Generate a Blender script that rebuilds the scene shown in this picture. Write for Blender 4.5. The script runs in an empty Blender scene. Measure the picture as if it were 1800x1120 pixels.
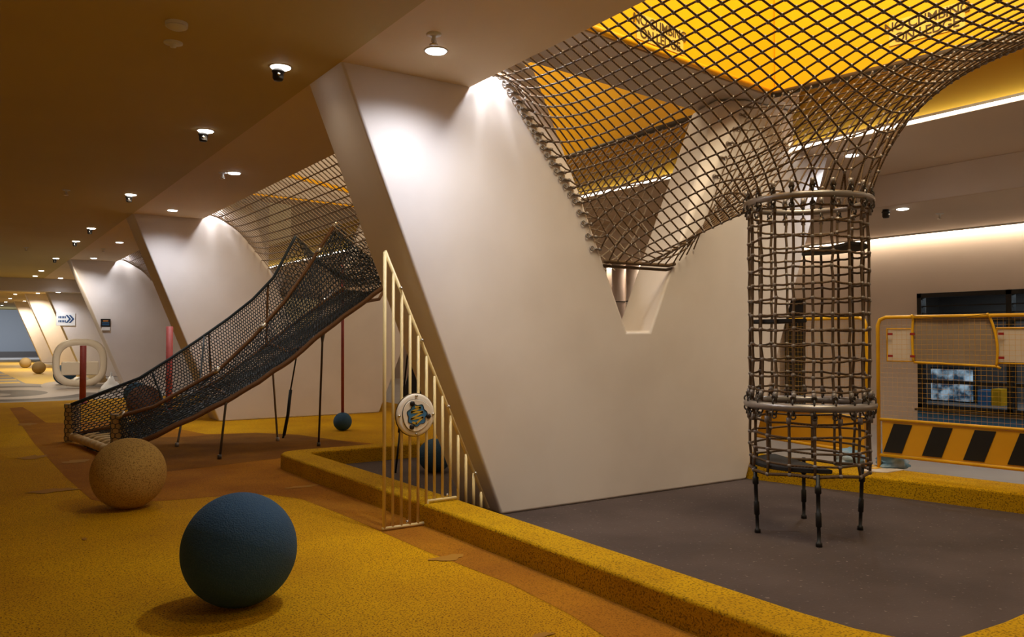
import bpy, bmesh, math, random
import numpy as np
from mathutils import Vector, Matrix
random.seed(7)
PI = math.pi
SC = bpy.context.scene
COL = SC.collection

# ------------------------------------------------------------------ camera, world, exposure
cam_data = bpy.data.cameras.new('camera')
cam = bpy.data.objects.new('camera', cam_data)
COL.objects.link(cam)
cam.location = (0, 0, 1.3)
cam.rotation_euler = (math.radians(90 + 1.29), 0, math.radians(-33.88))
cam_data.sensor_width = 36.0
cam_data.lens = 36.0 * 1435.2 / 1800
cam_data.clip_end = 300
SC.camera = cam
SC.view_settings.view_transform = 'Standard'
SC.view_settings.look = 'None'
SC.view_settings.gamma = 1.0
SC.view_settings.use_curve_mapping = False
SC.view_settings.exposure = 0.0
W = bpy.data.worlds.new('World'); SC.world = W
W.use_nodes = True
W.node_tree.nodes['Background'].inputs[0].default_value = (1.0, 0.65, 0.30, 1)
W.node_tree.nodes['Background'].inputs[1].default_value = 0.19

def area_light(name, loc, rot, sx, sy, power, color, spread=180):
    l = bpy.data.lights.new(name, 'AREA'); l.shape = 'RECTANGLE'; l.size = sx; l.size_y = sy
    l.energy = power; l.color = color
    o = bpy.data.objects.new(name, l); COL.objects.link(o); o.location = loc; o.rotation_euler = rot
    l.spread = math.radians(spread); return o
# lights of the upper storey, shining down through the openings above the nets
area_light('upper_hall_light', (4.1, 2.2, 6.6), (math.radians(28), math.radians(26)*-1, 0), 2.2, 2.6, 330, (1.0, 0.84, 0.54))
area_light('upper_hall_light', (4.6, 9.3, 6.9), (0, 0, 0), 2.4, 4.0, 120, (1.0, 0.84, 0.56))
# wall washers above the opening, then added lamps for kiosk and end wall
for _y in (4.60, 12.52, 20.98): area_light('upper_wall_washer', (3.14, _y + 0.24, 3.34), (math.radians(-10), 0, 0), .08, .10, 10, (0.93, 0.96, 1.0))
area_light('kiosk_fill', (12.2, 5.0, 2.05), (0, 0, 0), 1.0, 2.5, 34, (0.85, 0.93, 1.0))  # added lamp without a fitting, brightens the kiosk interior
area_light('end_wall_fill', (1.5, 57, 3.0), (math.radians(35), 0, 0), 6, 3, 600, (0.78, 0.88, 1.0))  # added cool lamp without a fitting, brightens the end wall

# ------------------------------------------------------------------ materials
def mat(name, color, rough=0.6, metal=0.0, spec=0.4, noise=None, bump=None, emit=None, speck=None):
    m = bpy.data.materials.new(name); m.use_nodes = True
    nt = m.node_tree; b = nt.nodes['Principled BSDF']
    b.inputs['Base Color'].default_value = (*color, 1)
    b.inputs['Roughness'].default_value = rough
    b.inputs['Metallic'].default_value = metal
    b.inputs['Specular IOR Level'].default_value = spec
    tc = nt.nodes.new('ShaderNodeTexCoord')
    def noise_node(scale, detail=4):
        n = nt.nodes.new('ShaderNodeTexNoise'); n.inputs['Scale'].default_value = scale
        n.inputs['Detail'].default_value = detail
        nt.links.new(tc.outputs['Object'], n.inputs['Vector']); return n
    last = None
    if noise:                                   # (scale, darker colour, lo, hi)
        sc, c2, lo, hi = noise
        n = noise_node(sc)
        r = nt.nodes.new('ShaderNodeValToRGB')
        r.color_ramp.elements[0].position = lo; r.color_ramp.elements[0].color = (*c2, 1)
        r.color_ramp.elements[1].position = hi; r.color_ramp.elements[1].color = (*color, 1)
        nt.links.new(n.outputs['Fac'], r.inputs['Fac']); last = r.outputs['Color']
        nt.links.new(last, b.inputs['Base Color'])
    if speck:                                   # (scale, colour, threshold lo, hi, strength)
        sc, c2, lo, hi, st = speck
        n = noise_node(sc, 2)
        r = nt.nodes.new('ShaderNodeValToRGB')
        r.color_ramp.elements[0].position = lo; r.color_ramp.elements[0].color = (st, st, st, 1)
        r.color_ramp.elements[1].position = hi; r.color_ramp.elements[1].color = (0, 0, 0, 1)
        nt.links.new(n.outputs['Fac'], r.inputs['Fac'])
        mx = nt.nodes.new('ShaderNodeMix'); mx.data_type = 'RGBA'
        mx.inputs[7].default_value = (*c2, 1)
        if last: nt.links.new(last, mx.inputs[6])
        else: mx.inputs[6].default_value = (*color, 1)
        nt.links.new(r.outputs['Color'], mx.inputs[0])
        nt.links.new(mx.outputs[2], b.inputs['Base Color'])
    if bump:                                    # (scale, strength)
        n = noise_node(bump[0], 3)
        bp = nt.nodes.new('ShaderNodeBump'); bp.inputs['Strength'].default_value = bump[1]
        bp.inputs['Distance'].default_value = 0.01
        nt.links.new(n.outputs['Fac'], bp.inputs['Height']); nt.links.new(bp.outputs['Normal'], b.inputs['Normal'])
    if emit:
        b.inputs['Emission Color'].default_value = (*emit[0], 1); b.inputs['Emission Strength'].default_value = emit[1]
    return m

def rope_mat(name, color, c2, scale=90):
    m = mat(name, color, 0.55, 0, 0.35)
    nt = m.node_tree; b = nt.nodes['Principled BSDF']
    tc = [n for n in nt.nodes if n.type == 'TEX_COORD'][0]
    w = nt.nodes.new('ShaderNodeTexWave'); w.wave_type = 'BANDS'; w.bands_direction = 'DIAGONAL'
    w.inputs['Scale'].default_value = scale; w.inputs['Distortion'].default_value = 0.3
    nt.links.new(tc.outputs['Object'], w.inputs['Vector'])
    r = nt.nodes.new('ShaderNodeValToRGB')
    r.color_ramp.elements[0].color = (*c2, 1); r.color_ramp.elements[1].color = (*color, 1)
    nt.links.new(w.outputs['Fac'], r.inputs['Fac']); nt.links.new(r.outputs['Color'], b.inputs['Base Color'])
    bp = nt.nodes.new('ShaderNodeBump'); bp.inputs['Strength'].default_value = 0.6; bp.inputs['Distance'].default_value = 0.004
    nt.links.new(w.outputs['Fac'], bp.inputs['Height']); nt.links.new(bp.outputs['Normal'], b.inputs['Normal'])
    return m

M = {}
M['yellow_rubber'] = mat('yellow_rubber', (0.70, 0.37, 0.002), 0.85, spec=0.12, noise=(1.1, (0.58, 0.285, 0.003), 0.35, 0.62),
                         speck=(110, (0.17, 0.065, 0.002), 0.36, 0.48, 0.95), bump=(160, 0.5))
M['orange_rubber'] = mat('orange_rubber', (0.47, 0.19, 0.010), 0.85, spec=0.12, noise=(1.7, (0.36, 0.135, 0.010), 0.35, 0.65),
                         speck=(130, (0.16, 0.06, 0.005), 0.36, 0.50, 0.7), bump=(160, 0.5))
M['shaded_rubber'] = mat('shaded_rubber', (0.30, 0.125, 0.012), 0.85, spec=0.12, noise=(2.2, (0.22, 0.085, 0.012), 0.35, 0.65),
                        speck=(130, (0.12, 0.05, 0.005), 0.36, 0.50, 0.7), bump=(160, 0.5))  # rubber darkened to carry the shade under the slide
M['kerb_rubber'] = mat('kerb_rubber', (0.60, 0.34, 0.003), 0.85, spec=0.12, noise=(3.0, (0.50, 0.265, 0.003), 0.35, 0.65),
                       speck=(95, (0.15, 0.075, 0.004), 0.38, 0.48, 0.75), bump=(110, 0.6))
M['pit_floor'] = mat('pit_floor', (0.092, 0.066, 0.060), 0.8, spec=0.2, noise=(1.3, (0.062, 0.044, 0.040), 0.35, 0.65),
                     speck=(34, (0.30, 0.235, 0.20), 0.27, 0.34, 0.5), bump=(60, 0.25))
M['grey_floor'] = mat('grey_floor', (0.30, 0.27, 0.25), 0.45, noise=(0.8, (0.25, 0.22, 0.20), 0.35, 0.65))
M['dark_floor'] = mat('dark_floor', (0.095, 0.08, 0.075), 0.45)
M['light_floor'] = mat('light_floor', (0.42, 0.36, 0.32), 0.45)
M['gold_floor'] = mat('gold_floor', (0.70, 0.46, 0.09), 0.5)
M['stain'] = mat('stain', (0.40, 0.185, 0.012), 0.85)
M['plaster'] = mat('plaster', (0.75, 0.68, 0.655), 0.55, spec=0.3, noise=(1.4, (0.685, 0.615, 0.585), 0.3, 0.6), bump=(5, 0.05))
M['ceiling_tan'] = mat('ceiling_tan', (0.57, 0.45, 0.18), 0.7, noise=(0.5, (0.53, 0.41, 0.165), 0.35, 0.65))
M['ceiling_pale'] = mat('ceiling_pale', (0.78, 0.63, 0.42), 0.7, noise=(0.6, (0.74, 0.59, 0.385), 0.35, 0.65))
M['soffit'] = mat('soffit', (0.72, 0.58, 0.46), 0.7, noise=(0.6, (0.67, 0.54, 0.43), 0.35, 0.65))
M['beam_paint'] = mat('beam_paint', (0.56, 0.50, 0.47), 0.7)
M['wall_beige'] = mat('wall_beige', (0.74, 0.62, 0.53), 0.7, noise=(0.7, (0.68, 0.565, 0.48), 0.3, 0.65))
M['mustard_paint'] = mat('mustard_paint', (0.52, 0.33, 0.035), 0.6)
M['ledge_yellow'] = mat('ledge_yellow', (0.93, 0.47, 0.002), 0.5, noise=(1.6, (0.90, 0.45, 0.002), 0.35, 0.6), bump=(3, 0.15))
M['sign_yellow'] = mat('sign_yellow', (0.88, 0.60, 0.12), 0.5)
M['black'] = mat('black', (0.012, 0.011, 0.011), 0.45)
M['black_rubber'] = mat('black_rubber', (0.022, 0.020, 0.020), 0.7)
M['letter_brown'] = mat('letter_brown', (0.09, 0.05, 0.012), 0.6)
M['grey_steel'] = mat('grey_steel', (0.33, 0.30, 0.29), 0.35, 0.6)
M['dark_steel'] = mat('dark_steel', (0.10, 0.088, 0.08), 0.4, 0.6)
M['chrome'] = mat('chrome', (0.6, 0.57, 0.52), 0.25, 0.9)
M['rope'] = rope_mat('rope', (0.20, 0.115, 0.055), (0.060, 0.034, 0.017))
M['rope_lit_tan'] = rope_mat('rope_lit_tan', (0.58, 0.46, 0.36), (0.26, 0.19, 0.14))  # paler copy of the rope, with lamplight put into its colour
M['rope_brown'] = rope_mat('rope_brown', (0.30, 0.145, 0.055), (0.12, 0.055, 0.022), 60)
M['clamp'] = mat('clamp', (0.25, 0.215, 0.195), 0.4, 0.35)
M['blue_net'] = mat('blue_net', (0.040, 0.060, 0.088), 0.6)
M['dark_net'] = mat('dark_net', (0.035, 0.036, 0.040), 0.6)
M['cream_metal'] = mat('cream_metal', (0.72, 0.56, 0.27), 0.4, spec=0.5)
M['cream_disc'] = mat('cream_disc', (0.80, 0.72, 0.62), 0.4)
M['cream_rope'] = mat('cream_rope', (0.62, 0.45, 0.22), 0.7)
M['ball_blue'] = mat('ball_blue', (0.034, 0.098, 0.19), 0.85, noise=(2.5, (0.026, 0.075, 0.145), 0.3, 0.65),
                     speck=(120, (0.06, 0.12, 0.19), 0.36, 0.46, 0.55), bump=(140, 0.7))
M['ball_yellow'] = mat('ball_yellow', (0.60, 0.37, 0.085), 0.85, noise=(2.0, (0.50, 0.30, 0.07), 0.3, 0.65),
                       speck=(110, (0.17, 0.085, 0.02), 0.38, 0.48, 0.7), bump=(140, 0.7))
M['ball_brown'] = mat('ball_brown', (0.14, 0.062, 0.035), 0.85, speck=(110, (0.06, 0.025, 0.015), 0.38, 0.48, 0.7), bump=(120, 0.5))
M['ball_beige'] = mat('ball_beige', (0.50, 0.38, 0.21), 0.8)
M['pink'] = mat('pink', (0.42, 0.085, 0.075), 0.55, noise=(9, (0.36, 0.06, 0.055), 0.35, 0.65))
M['white_plastic'] = mat('white_plastic', (0.90, 0.82, 0.72), 0.4)
M['white_film'] = mat('white_film', (0.75, 0.73, 0.70), 0.35, bump=(18, 0.8))
M['barrier_yellow'] = mat('barrier_yellow', (0.72, 0.38, 0.006), 0.45, noise=(4, (0.60, 0.30, 0.006), 0.3, 0.6))
M['stripe_yellow'] = mat('stripe_yellow', (0.62, 0.30, 0.008), 0.5)
M['tarp'] = mat('tarp', (0.27, 0.205, 0.155), 0.8, bump=(6, 0.5))
M['pale_sheet'] = mat('pale_sheet', (0.62, 0.53, 0.45), 0.6, bump=(7, 0.4))
M['red'] = mat('red', (0.28, 0.018, 0.012), 0.4)
M['sandbag'] = mat('sandbag', (0.17, 0.34, 0.52), 0.8, noise=(9, (0.36, 0.44, 0.52), 0.35, 0.6), bump=(16, 0.7))
M['counter_blue'] = mat('counter_blue', (0.045, 0.17, 0.36), 0.5)
M['far_wall'] = mat('far_wall', (0.27, 0.29, 0.33), 0.6)
M['inner_wall'] = mat('inner_wall', (0.10, 0.09, 0.085), 0.6)
M['lamp'] = mat('lamp', (1, 1, 1), 0.5, emit=((1.0, 0.95, 0.86), 14))
M['lamp_cool'] = mat('lamp_cool', (1, 1, 1), 0.5, emit=((0.92, 0.96, 1.0), 14))
M['led'] = mat('led', (1, 1, 1), 0.5, emit=((1.0, 0.95, 0.84), 5.5))
M['led_warm'] = mat('led_warm', (1, 1, 1), 0.5, emit=((1.0, 0.82, 0.60), 9))
M['screen'] = mat('screen', (0.1, 0.2, 0.3), 0.4, noise=(5.5, (0.05, 0.09, 0.13), 0.42, 0.6), emit=((0.35, 0.62, 0.9), 0.35))
_nt = M['screen'].node_tree; _r = [n for n in _nt.nodes if n.type == 'VALTORGB'][0]
_r.color_ramp.elements[0].color = (0.03, 0.07, 0.12, 1); _r.color_ramp.elements[1].color = (0.62, 0.80, 0.95, 1)
_nt.links.new(_r.outputs['Color'], _nt.nodes['Principled BSDF'].inputs['Emission Color'])
M['sign_blue'] = mat('sign_blue', (0.02, 0.06, 0.16), 0.5)
M['sign_white'] = mat('sign_white', (0.72, 0.71, 0.70), 0.5)
M['orange_print'] = mat('orange_print', (0.55, 0.22, 0.05), 0.5)
g = bpy.data.materials.new('glass'); g.use_nodes = True
gb = g.node_tree.nodes['Principled BSDF']
gb.inputs['Base Color'].default_value = (0.75, 0.82, 0.85, 1); gb.inputs['Roughness'].default_value = 0.03
gb.inputs['Transmission Weight'].default_value = 1.0; gb.inputs['IOR'].default_value = 1.05
M['glass'] = g

# ------------------------------------------------------------------ mesh builder
class MB:
    def __init__(s): s.v = []; s.f = []; s.m = []; s.cur = 0; s.smooth = []
    def add(s, vs, fs, smooth=False):
        b = len(s.v); s.v.extend([tuple(map(float, p)) for p in vs])
        for f in fs:
            s.f.append(tuple(b + i for i in f)); s.m.append(s.cur); s.smooth.append(smooth)
    def box(s, lo, hi):
        x0, y0, z0 = lo; x1, y1, z1 = hi
        s.add([(x0,y0,z0),(x1,y0,z0),(x1,y1,z0),(x0,y1,z0),(x0,y0,z1),(x1,y0,z1),(x1,y1,z1),(x0,y1,z1)],
              [(0,3,2,1),(4,5,6,7),(0,1,5,4),(1,2,6,5),(2,3,7,6),(3,0,4,7)])
    def hexa(s, bottom, top):
        s.add(list(bottom) + list(top), [(0,3,2,1),(4,5,6,7),(0,1,5,4),(1,2,6,5),(2,3,7,6),(3,0,4,7)])
    def poly(s, pts): s.add(pts, [tuple(range(len(pts)))])
    def prism(s, pts, off):
        n = len(pts); o = Vector(off)
        vs = [Vector(p) for p in pts] + [Vector(p) + o for p in pts]
        s.add(vs, [tuple(range(n))[::-1], tuple(range(n, 2*n))] + [(i, (i+1) % n, n + (i+1) % n, n + i) for i in range(n)])
    def tube(s, pts, r, n=6, caps=True, closed=False):
        P = [Vector(p) for p in pts]
        if len(P) < 2: return
        rr = r if hasattr(r, '__len__') else [r] * len(P)
        vs = []; u = None
        N = len(P)
        for i in range(N):
            if closed: t = P[(i+1) % N] - P[i-1]
            else: t = P[min(i+1, N-1)] - P[max(i-1, 0)]
            if t.length < 1e-9: t = Vector((0, 0, 1))
            t.normalize()
            if u is None:
                a = Vector((0, 0, 1)) if abs(t.z) < 0.9 else Vector((1, 0, 0))
                u = t.cross(a).normalized()
            else:
                u = (u - t * u.dot(t))
                u = u.normalized() if u.length > 1e-6 else t.orthogonal().normalized()
            w = t.cross(u)
            for k in range(n):
                a = 2 * PI * k / n
                vs.append(P[i] + (u * math.cos(a) + w * math.sin(a)) * rr[i])
        fs = []
        for i in range(N if closed else N - 1):
            j = (i + 1) % N
            for k in range(n):
                fs.append((i*n + k, i*n + (k+1) % n, j*n + (k+1) % n, j*n + k))
        if caps and not closed:
            fs.append(tuple(range(n))[::-1]); fs.append(tuple((N-1)*n + k for k in range(n)))
        s.add(vs, fs, True)
    def ball(s, c, r, seg=8, rings=5, sc=(1, 1, 1)):
        vs = [(c[0], c[1], c[2] + r*sc[2])]
        for i in range(1, rings):
            th = PI * i / rings
            for k in range(seg):
                a = 2 * PI * k / seg
                vs.append((c[0] + r*sc[0]*math.sin(th)*math.cos(a), c[1] + r*sc[1]*math.sin(th)*math.sin(a), c[2] + r*sc[2]*math.cos(th)))
        vs.append((c[0], c[1], c[2] - r*sc[2])); L = len(vs) - 1
        fs = [(0, 1 + k, 1 + (k+1) % seg) for k in range(seg)]
        for i in range(rings - 2):
            for k in range(seg):
                a = 1 + i*seg; fs.append((a + k, a + seg + k, a + seg + (k+1) % seg, a + (k+1) % seg))
        a = 1 + (rings - 2)*seg
        fs += [(a + k, L, a + (k+1) % seg) for k in range(seg)]
        s.add(vs, fs, True)
    def lathe(s, prof, c, n=32, axis='z'):
        vs = []
        for r, h in prof:
            for k in range(n):
                a = 2*PI*k/n
                if axis == 'z': vs.append((c[0] + r*math.cos(a), c[1] + r*math.sin(a), c[2] + h))
                else: vs.append((c[0] + r*math.cos(a), c[1] + h, c[2] + r*math.sin(a)))
        fs = []
        for i in range(len(prof) - 1):
            for k in range(n):
                q = (i*n + k, i*n + (k+1) % n, (i+1)*n + (k+1) % n, (i+1)*n + k)
                fs.append(q if axis == 'z' else q[::-1])
        s.add(vs, fs, True)
        s.add(vs[:n], [tuple(range(n))[::-1]]); s.add(vs[-n:], [tuple(range(n))])
    def torus(s, c, R, r, n=48, m=10, nz=(0, 0, 1)):
        q = Vector(nz).to_track_quat('Z', 'Y')
        s.tube([Vector(c) + q @ Vector((R*math.cos(2*PI*k/n), R*math.sin(2*PI*k/n), 0)) for k in range(n)], r, m, closed=True)
    def build(s, name, mats, parent=None, bevel=None, recalc=False):
        me = bpy.data.meshes.new(name)
        me.from_pydata(s.v, [], s.f)
        if not isinstance(mats, (list, tuple)): mats = [mats]
        for m in mats: me.materials.append(m)
        me.polygons.foreach_set('material_index', s.m)
        me.polygons.foreach_set('use_smooth', s.smooth)
        me.update()
        if recalc:
            bm = bmesh.new(); bm.from_mesh(me); bmesh.ops.recalc_face_normals(bm, faces=bm.faces); bm.to_mesh(me); bm.free()
        o = bpy.data.objects.new(name, me); COL.objects.link(o)
        if parent: o.parent = parent; o.matrix_parent_inverse = parent.matrix_basis.inverted()
        if bevel:
            b = o.modifiers.new('bevel', 'BEVEL'); b.width = bevel[0]; b.segments = bevel[1]; b.limit_method = 'ANGLE'; b.angle_limit = math.radians(35)
            b.harden_normals = True
            for p in me.polygons: p.use_smooth = True
        return o

def tag(o, label=None, cat=None, group=None, kind=None):
    if label: o['label'] = label
    if cat: o['category'] = cat
    if group: o['group'] = group
    if kind: o['kind'] = kind
    return o
def thing(name, loc, label, cat, group=None):
    o = bpy.data.objects.new(name, None); COL.objects.link(o); o.location = loc; o.empty_display_size = 0.1
    return tag(o, label, cat, group)
def structure(o, label=None, cat=None): return tag(o, label, cat, kind='structure')
def lerp(a, b, t): return Vector(a) * (1 - t) + Vector(b) * t

# ------------------------------------------------------------------ the setting: floor
fl = MB()
fl.cur = 0; fl.poly([(-8, -5, 0), (12, -5, 0), (12, 64, 0), (-8, 64, 0)])
def layer(z, mi, pts): fl.cur = mi; fl.poly([(x, y, z) for x, y in pts])
layer(0.0015, 1, [(-8, -5), (2.8, -5), (2.8, 8.0), (6.6, 8.0), (6.9, 12), (7.2, 19.6), (2.2, 19.0), (1.2, 18.9), (0.6, 19.0), (-8, 19.4)])
layer(0.0015, 4, [(2.8, 1.45), (6.75, 1.45), (6.5, 4.0), (6.1, 5.5), (6.1, 8.0), (2.8, 8.0)])
layer(0.0030, 2, [(2.8, 2.2), (2.8, 8.0), (6.6, 8.0), (4.4, 8.6), (3.9, 9.8), (3.7, 10.6), (3.3, 11.15), (2.9, 11.25), (2.7, 11.35), (2.45, 12.6), (2.1, 13.9), (1.3, 14.0),
                  (1.05, 14.2), (0.98, 16.5), (0.92, 17.6), (0.71, 17.5), (0.73, 11.5), (0.80, 8.6), (0.86, 7.3), (0.98, 7.03), (1.38, 6.92), (1.8, 6.86), (2.1, 6.72), (2.26, 6.4), (2.31, 5.7), (2.34, 4.4), (2.40, 3.6), (2.37, 3.05), (2.30, 2.6)])  # orange inlay; along the kerb it also takes in painted shadow
layer(0.0045, 3, [(1.3, 8.33), (2.05, 8.47), (2.7, 8.63), (4.1, 8.75), (3.9, 9.8), (3.7, 10.55), (3.3, 11.08), (2.9, 11.2), (2.4, 11.2), (1.7, 11.5), (1.3, 11.3)])  # shade beneath the net slide, painted as a brown patch
def blob(cx, cy, rx, ry, mi, z, n=28, jit=0.0, rot=0.0):
    pts = []
    for k in range(n):
        a = 2*PI*k/n; j = 1 + random.uniform(-jit, jit)
        x, y = rx*math.cos(a)*j, ry*math.sin(a)*j
        pts.append((cx + x*math.cos(rot) - y*math.sin(rot), cy + x*math.sin(rot) + y*math.cos(rot)))
    layer(z, mi, pts)
for cx, cy, rx, ry in [(0.62, 7.9, 0.20, 0.10), (0.64, 10.2, 0.14, 0.16), (0.8, 14.1, 0.12, 0.2), (0.66, 5.9, 0.015, 0.03), (2.42, 6.9, 0.16, 0.05), (2.37, 4.2, 0.10, 0.06), (1.0, 9.6, 0.12, 0.12), (2.1, 2.9, 0.05, 0.03)]:
    blob(cx, cy, rx, ry, 8, 0.006, 18, 0.35)
# far grey hall floor with big rings; the golden strip is yellow lamplight put into colour
blob(1.0, 22.3, 1.95, 3.0, 6, 0.002, 40); blob(0.95, 22.2, 1.45, 2.3, 5, 0.003, 40); blob(0.85, 22.0, 0.8, 1.35, 6, 0.004, 40); blob(0.6, 21.6, 0.3, 0.55, 0, 0.005, 32)
blob(3.2, 24.5, 1.5, 3.6, 5, 0.0025, 40); blob(3.3, 25.4, 1.0, 2.2, 6, 0.0035, 40); blob(3.4, 26, 0.55, 1.2, 5, 0.0045, 32)
layer(0.002, 7, [(1.45, 26.5), (2.0, 25.4), (3.2, 26.8), (3.6, 38), (3.0, 50), (1.3, 50), (1.0, 42)])
for y0, x1 in [(26.8, 1.35), (28.6, 1.35), (30.6, 1.3), (33, 1.25), (36, 1.15)]:
    layer(0.002, 7, [(-3, y0), (x1, y0), (x1, y0 + 0.85), (-3, y0 + 0.85)])
structure(fl.build('floor', [M['grey_floor'], M['yellow_rubber'], M['orange_rubber'], M['shaded_rubber'], M['pit_floor'], M['light_floor'], M['dark_floor'], M['gold_floor'], M['stain']]))

# kerb loop around the pit: (inner, outer) pairs
pairs = [((2.93, 2.2), (2.655, 2.2)), ((2.93, 4.0), (2.655, 4.0)), ((2.92, 6.0), (2.635, 6.0)), ((2.88, 7.70), (2.60, 7.80)), ((2.87, 7.84), (2.61, 7.98)), ((2.90, 7.90), (2.68, 8.10)), ((2.98, 7.91), (2.82, 8.15)),
         ((4.5, 7.90), (4.5, 8.14)), ((5.9, 7.90), (6.2, 8.14)), ((5.95, 7.0), (6.5, 7.0)), ((5.95, 5.6), (6.56, 5.6)), ((5.985, 5.0), (6.60, 5.0)), ((6.10, 4.5), (6.68, 4.5)), ((6.25, 3.93), (6.77, 3.93)),
         ((6.47, 2.9), (6.93, 2.9)), ((6.72, 1.9), (7.1, 1.7)), ((6.5, 1.72), (7.0, 1.36)), ((5.0, 1.70), (5.0, 1.36)), ((3.5, 1.66), (3.4, 1.36)), ((3.15, 1.68), (2.85, 1.38)), ((3.00, 1.80), (2.70, 1.50)), ((2.95, 1.95), (2.66, 1.75))]
kb = MB(); n = len(pairs); H = 0.15
vs = []
for i, o in pairs: vs += [(*i, 0), (*i, H), (*o, H), (*o, 0)]
fs = []
for k in range(n):
    a, b = 4*k, 4*((k+1) % n)
    for j in range(3): fs.append((a+j, a+j+1, b+j+1, b+j))
kb.add(vs, fs)
structure(kb.build('trim_1', M['kerb_rubber'], bevel=(0.022, 3), recalc=True))

# ------------------------------------------------------------------ ceilings and upper storey
CZ = 3.098
c = MB(); c.box((-8, -5, CZ), (2.025, 28.9, CZ + 0.25)); structure(c.build('ceiling_1', M['ceiling_tan']))
c = MB(); c.box((2.025, -5, CZ), (3.003, 28.9, CZ + 0.25)); structure(c.build('ceiling_2', M['ceiling_pale']))
c = MB(); c.box((-8, 28.9, 2.70), (6.2, 29.5, CZ + 0.3)); structure(c.build('ceiling_beam', M['beam_paint']))
c = MB(); c.box((-8, 29.5, CZ - 0.05), (6.5, 64, CZ + 0.3)); structure(c.build('ceiling_3', M['ceiling_tan']))
c = MB(); c.box((6.645, -5, CZ), (8.49, 62, CZ + 0.03))
structure(c.build('ceiling_4', M['soffit']))
c = MB(); c.hexa([(8.5, -5, 2.75), (11.3, -5, 2.75), (11.3, 30, 2.75), (8.5, 30, 2.75)], [(8.5, -5, 3.11), (11.3, -5, 3.11), (11.3, 30, 3.11), (8.5, 30, 3.11)])
structure(c.build('ceiling_5', M['soffit']))
c = MB(); c.box((8.478, -5, 2.752), (8.489, 30, CZ - .002)); structure(c.build('trim_3', M['plaster']))
# fascia of the opening, mustard paint
c = MB(); c.hexa([(6.645, -5, CZ + 0.031), (6.86, -5, CZ + 0.031), (6.86, 30, CZ + 0.031), (6.645, 30, CZ + 0.031)], [(6.645, -5, 3.7), (6.86, -5, 3.7), (6.86, 30, 3.7), (6.645, 30, 3.7)])
structure(c.build('trim_2', M['mustard_paint']))
# walls of the storey above
u = MB()
u.box((1.6, -5, CZ + 0.25), (2.99, 28.9, 3.48)); structure(u.build('ceiling_edge', M['beam_paint']))
u = MB(); u.box((1.2, -3.3, 3.66), (1.35, 26, 7.4)); structure(u.build('wall_upper_left', M['plaster']))
u = MB(); u.box((8.8, -3.3, 3.66), (8.95, 26, 7.4)); structure(u.build('wall_upper_right', M['plaster']))
u = MB(); u.box((1.2, -3.3, 7.4), (8.95, 26, 7.5)); structure(u.build('ceiling_upper', M['plaster']))

# ------------------------------------------------------------------ slanted V piers
ZT = 3.64
ZT = 3.49
def pier(name, Y, T=0.606, m=M['plaster'], top=ZT):
    L = lambda z: 3.274 - 0.4032*z                    # outer edges
    R_ = lambda z: 5.942 + 0.405*z
    zb, kl, kr = 1.342, 2.317, 2.104                  # notch foot, kinks where the chamfers start
    el = lambda z: 4.498 - 0.449*(z - zb); er = lambda z: 4.757 + 0.459*(z - zb)
    hl = lambda z: 4.06 - 0.81*(z - kl); hr = lambda z: 5.107 + 0.62*(z - kr)
    yb, ye = Y + T, Y + 0.17
    xl = 3.86                                          # top of the left chamfer's rear edge
    V = [(L(0), Y, 0), (R_(0), Y, 0), (R_(zb), Y, zb), (R_(kr), Y, kr), (R_(top), Y, top),                          # 0-4
         (hr(top), Y, top), (er(kr), Y, kr), (er(zb), Y, zb), (el(zb), Y, zb), (el(kl), Y, kl), (hl(top), Y, top),  # 5-10
         (L(top), Y, top), (L(kl), Y, kl), (L(zb), Y, zb),                                                          # 11-13
         (er(top), ye, top), (xl, Y + .41, top),                                                                    # 14-15
         (L(0), yb, 0), (R_(0), yb, 0), (R_(zb), yb, zb), (R_(kr), yb, kr), (R_(top), yb, top),                     # 16-20
         (er(top) + .16, yb, top), (er(kr) + .16, yb, kr), (er(zb) + .16, yb, zb), (el(zb) + .2, yb, zb), (el(kl) + .03, yb, kl), (xl + .02, yb, top),  # 21-26
         (L(top), yb, top), (L(kl), yb, kl), (L(zb), yb, zb)]                                                       # 27-29
    F = [(0, 1, 2, 7, 8, 13), (2, 3, 6, 7), (3, 4, 5, 6), (13, 8, 9, 12), (12, 9, 10, 11), (6, 5, 14), (9, 15, 10),
         (7, 6, 22, 23), (6, 14, 21, 22), (8, 7, 23, 24), (9, 8, 24, 25), (15, 9, 25, 26),
         (0, 16, 17, 1), (1, 17, 18, 2), (2, 18, 19, 3), (3, 19, 20, 4), (0, 13, 29, 16), (13, 12, 28, 29), (12, 11, 27, 28),
         (4, 20, 21, 14, 5), (11, 10, 15, 26, 27),
         (16, 29, 24, 23, 18, 17), (18, 23, 22, 19), (19, 22, 21, 20), (29, 28, 25, 24), (28, 27, 26, 25)]
    b = MB(); b.add(V, F)
    return structure(b.build(name, m, bevel=(0.022, 3), recalc=True))
PY = [5.015, 12.94, 21.41, 29.7, 38.3, 47.0]
for i, y in enumerate(PY):
    pier('wall_pier_%d' % (i + 1), y, top=ZT if i < 3 else 3.09)
# beams resting on the piers, spanning the opening between the bays
for i, y in enumerate(PY[:3]):
    b = MB()
    lo_ = [(1.6, y - 0.735, 3.5), (6.62, y - 0.095, 3.5), (6.62, y + 0.63, 3.5), (1.6, y + 0.03, 3.5)]
    b.hexa(lo_, [(p[0], p[1], 4.9) for p in lo_])
    structure(b.build('ceiling_crossbeam_%d' % (i + 1), M['beam_paint']))

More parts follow.
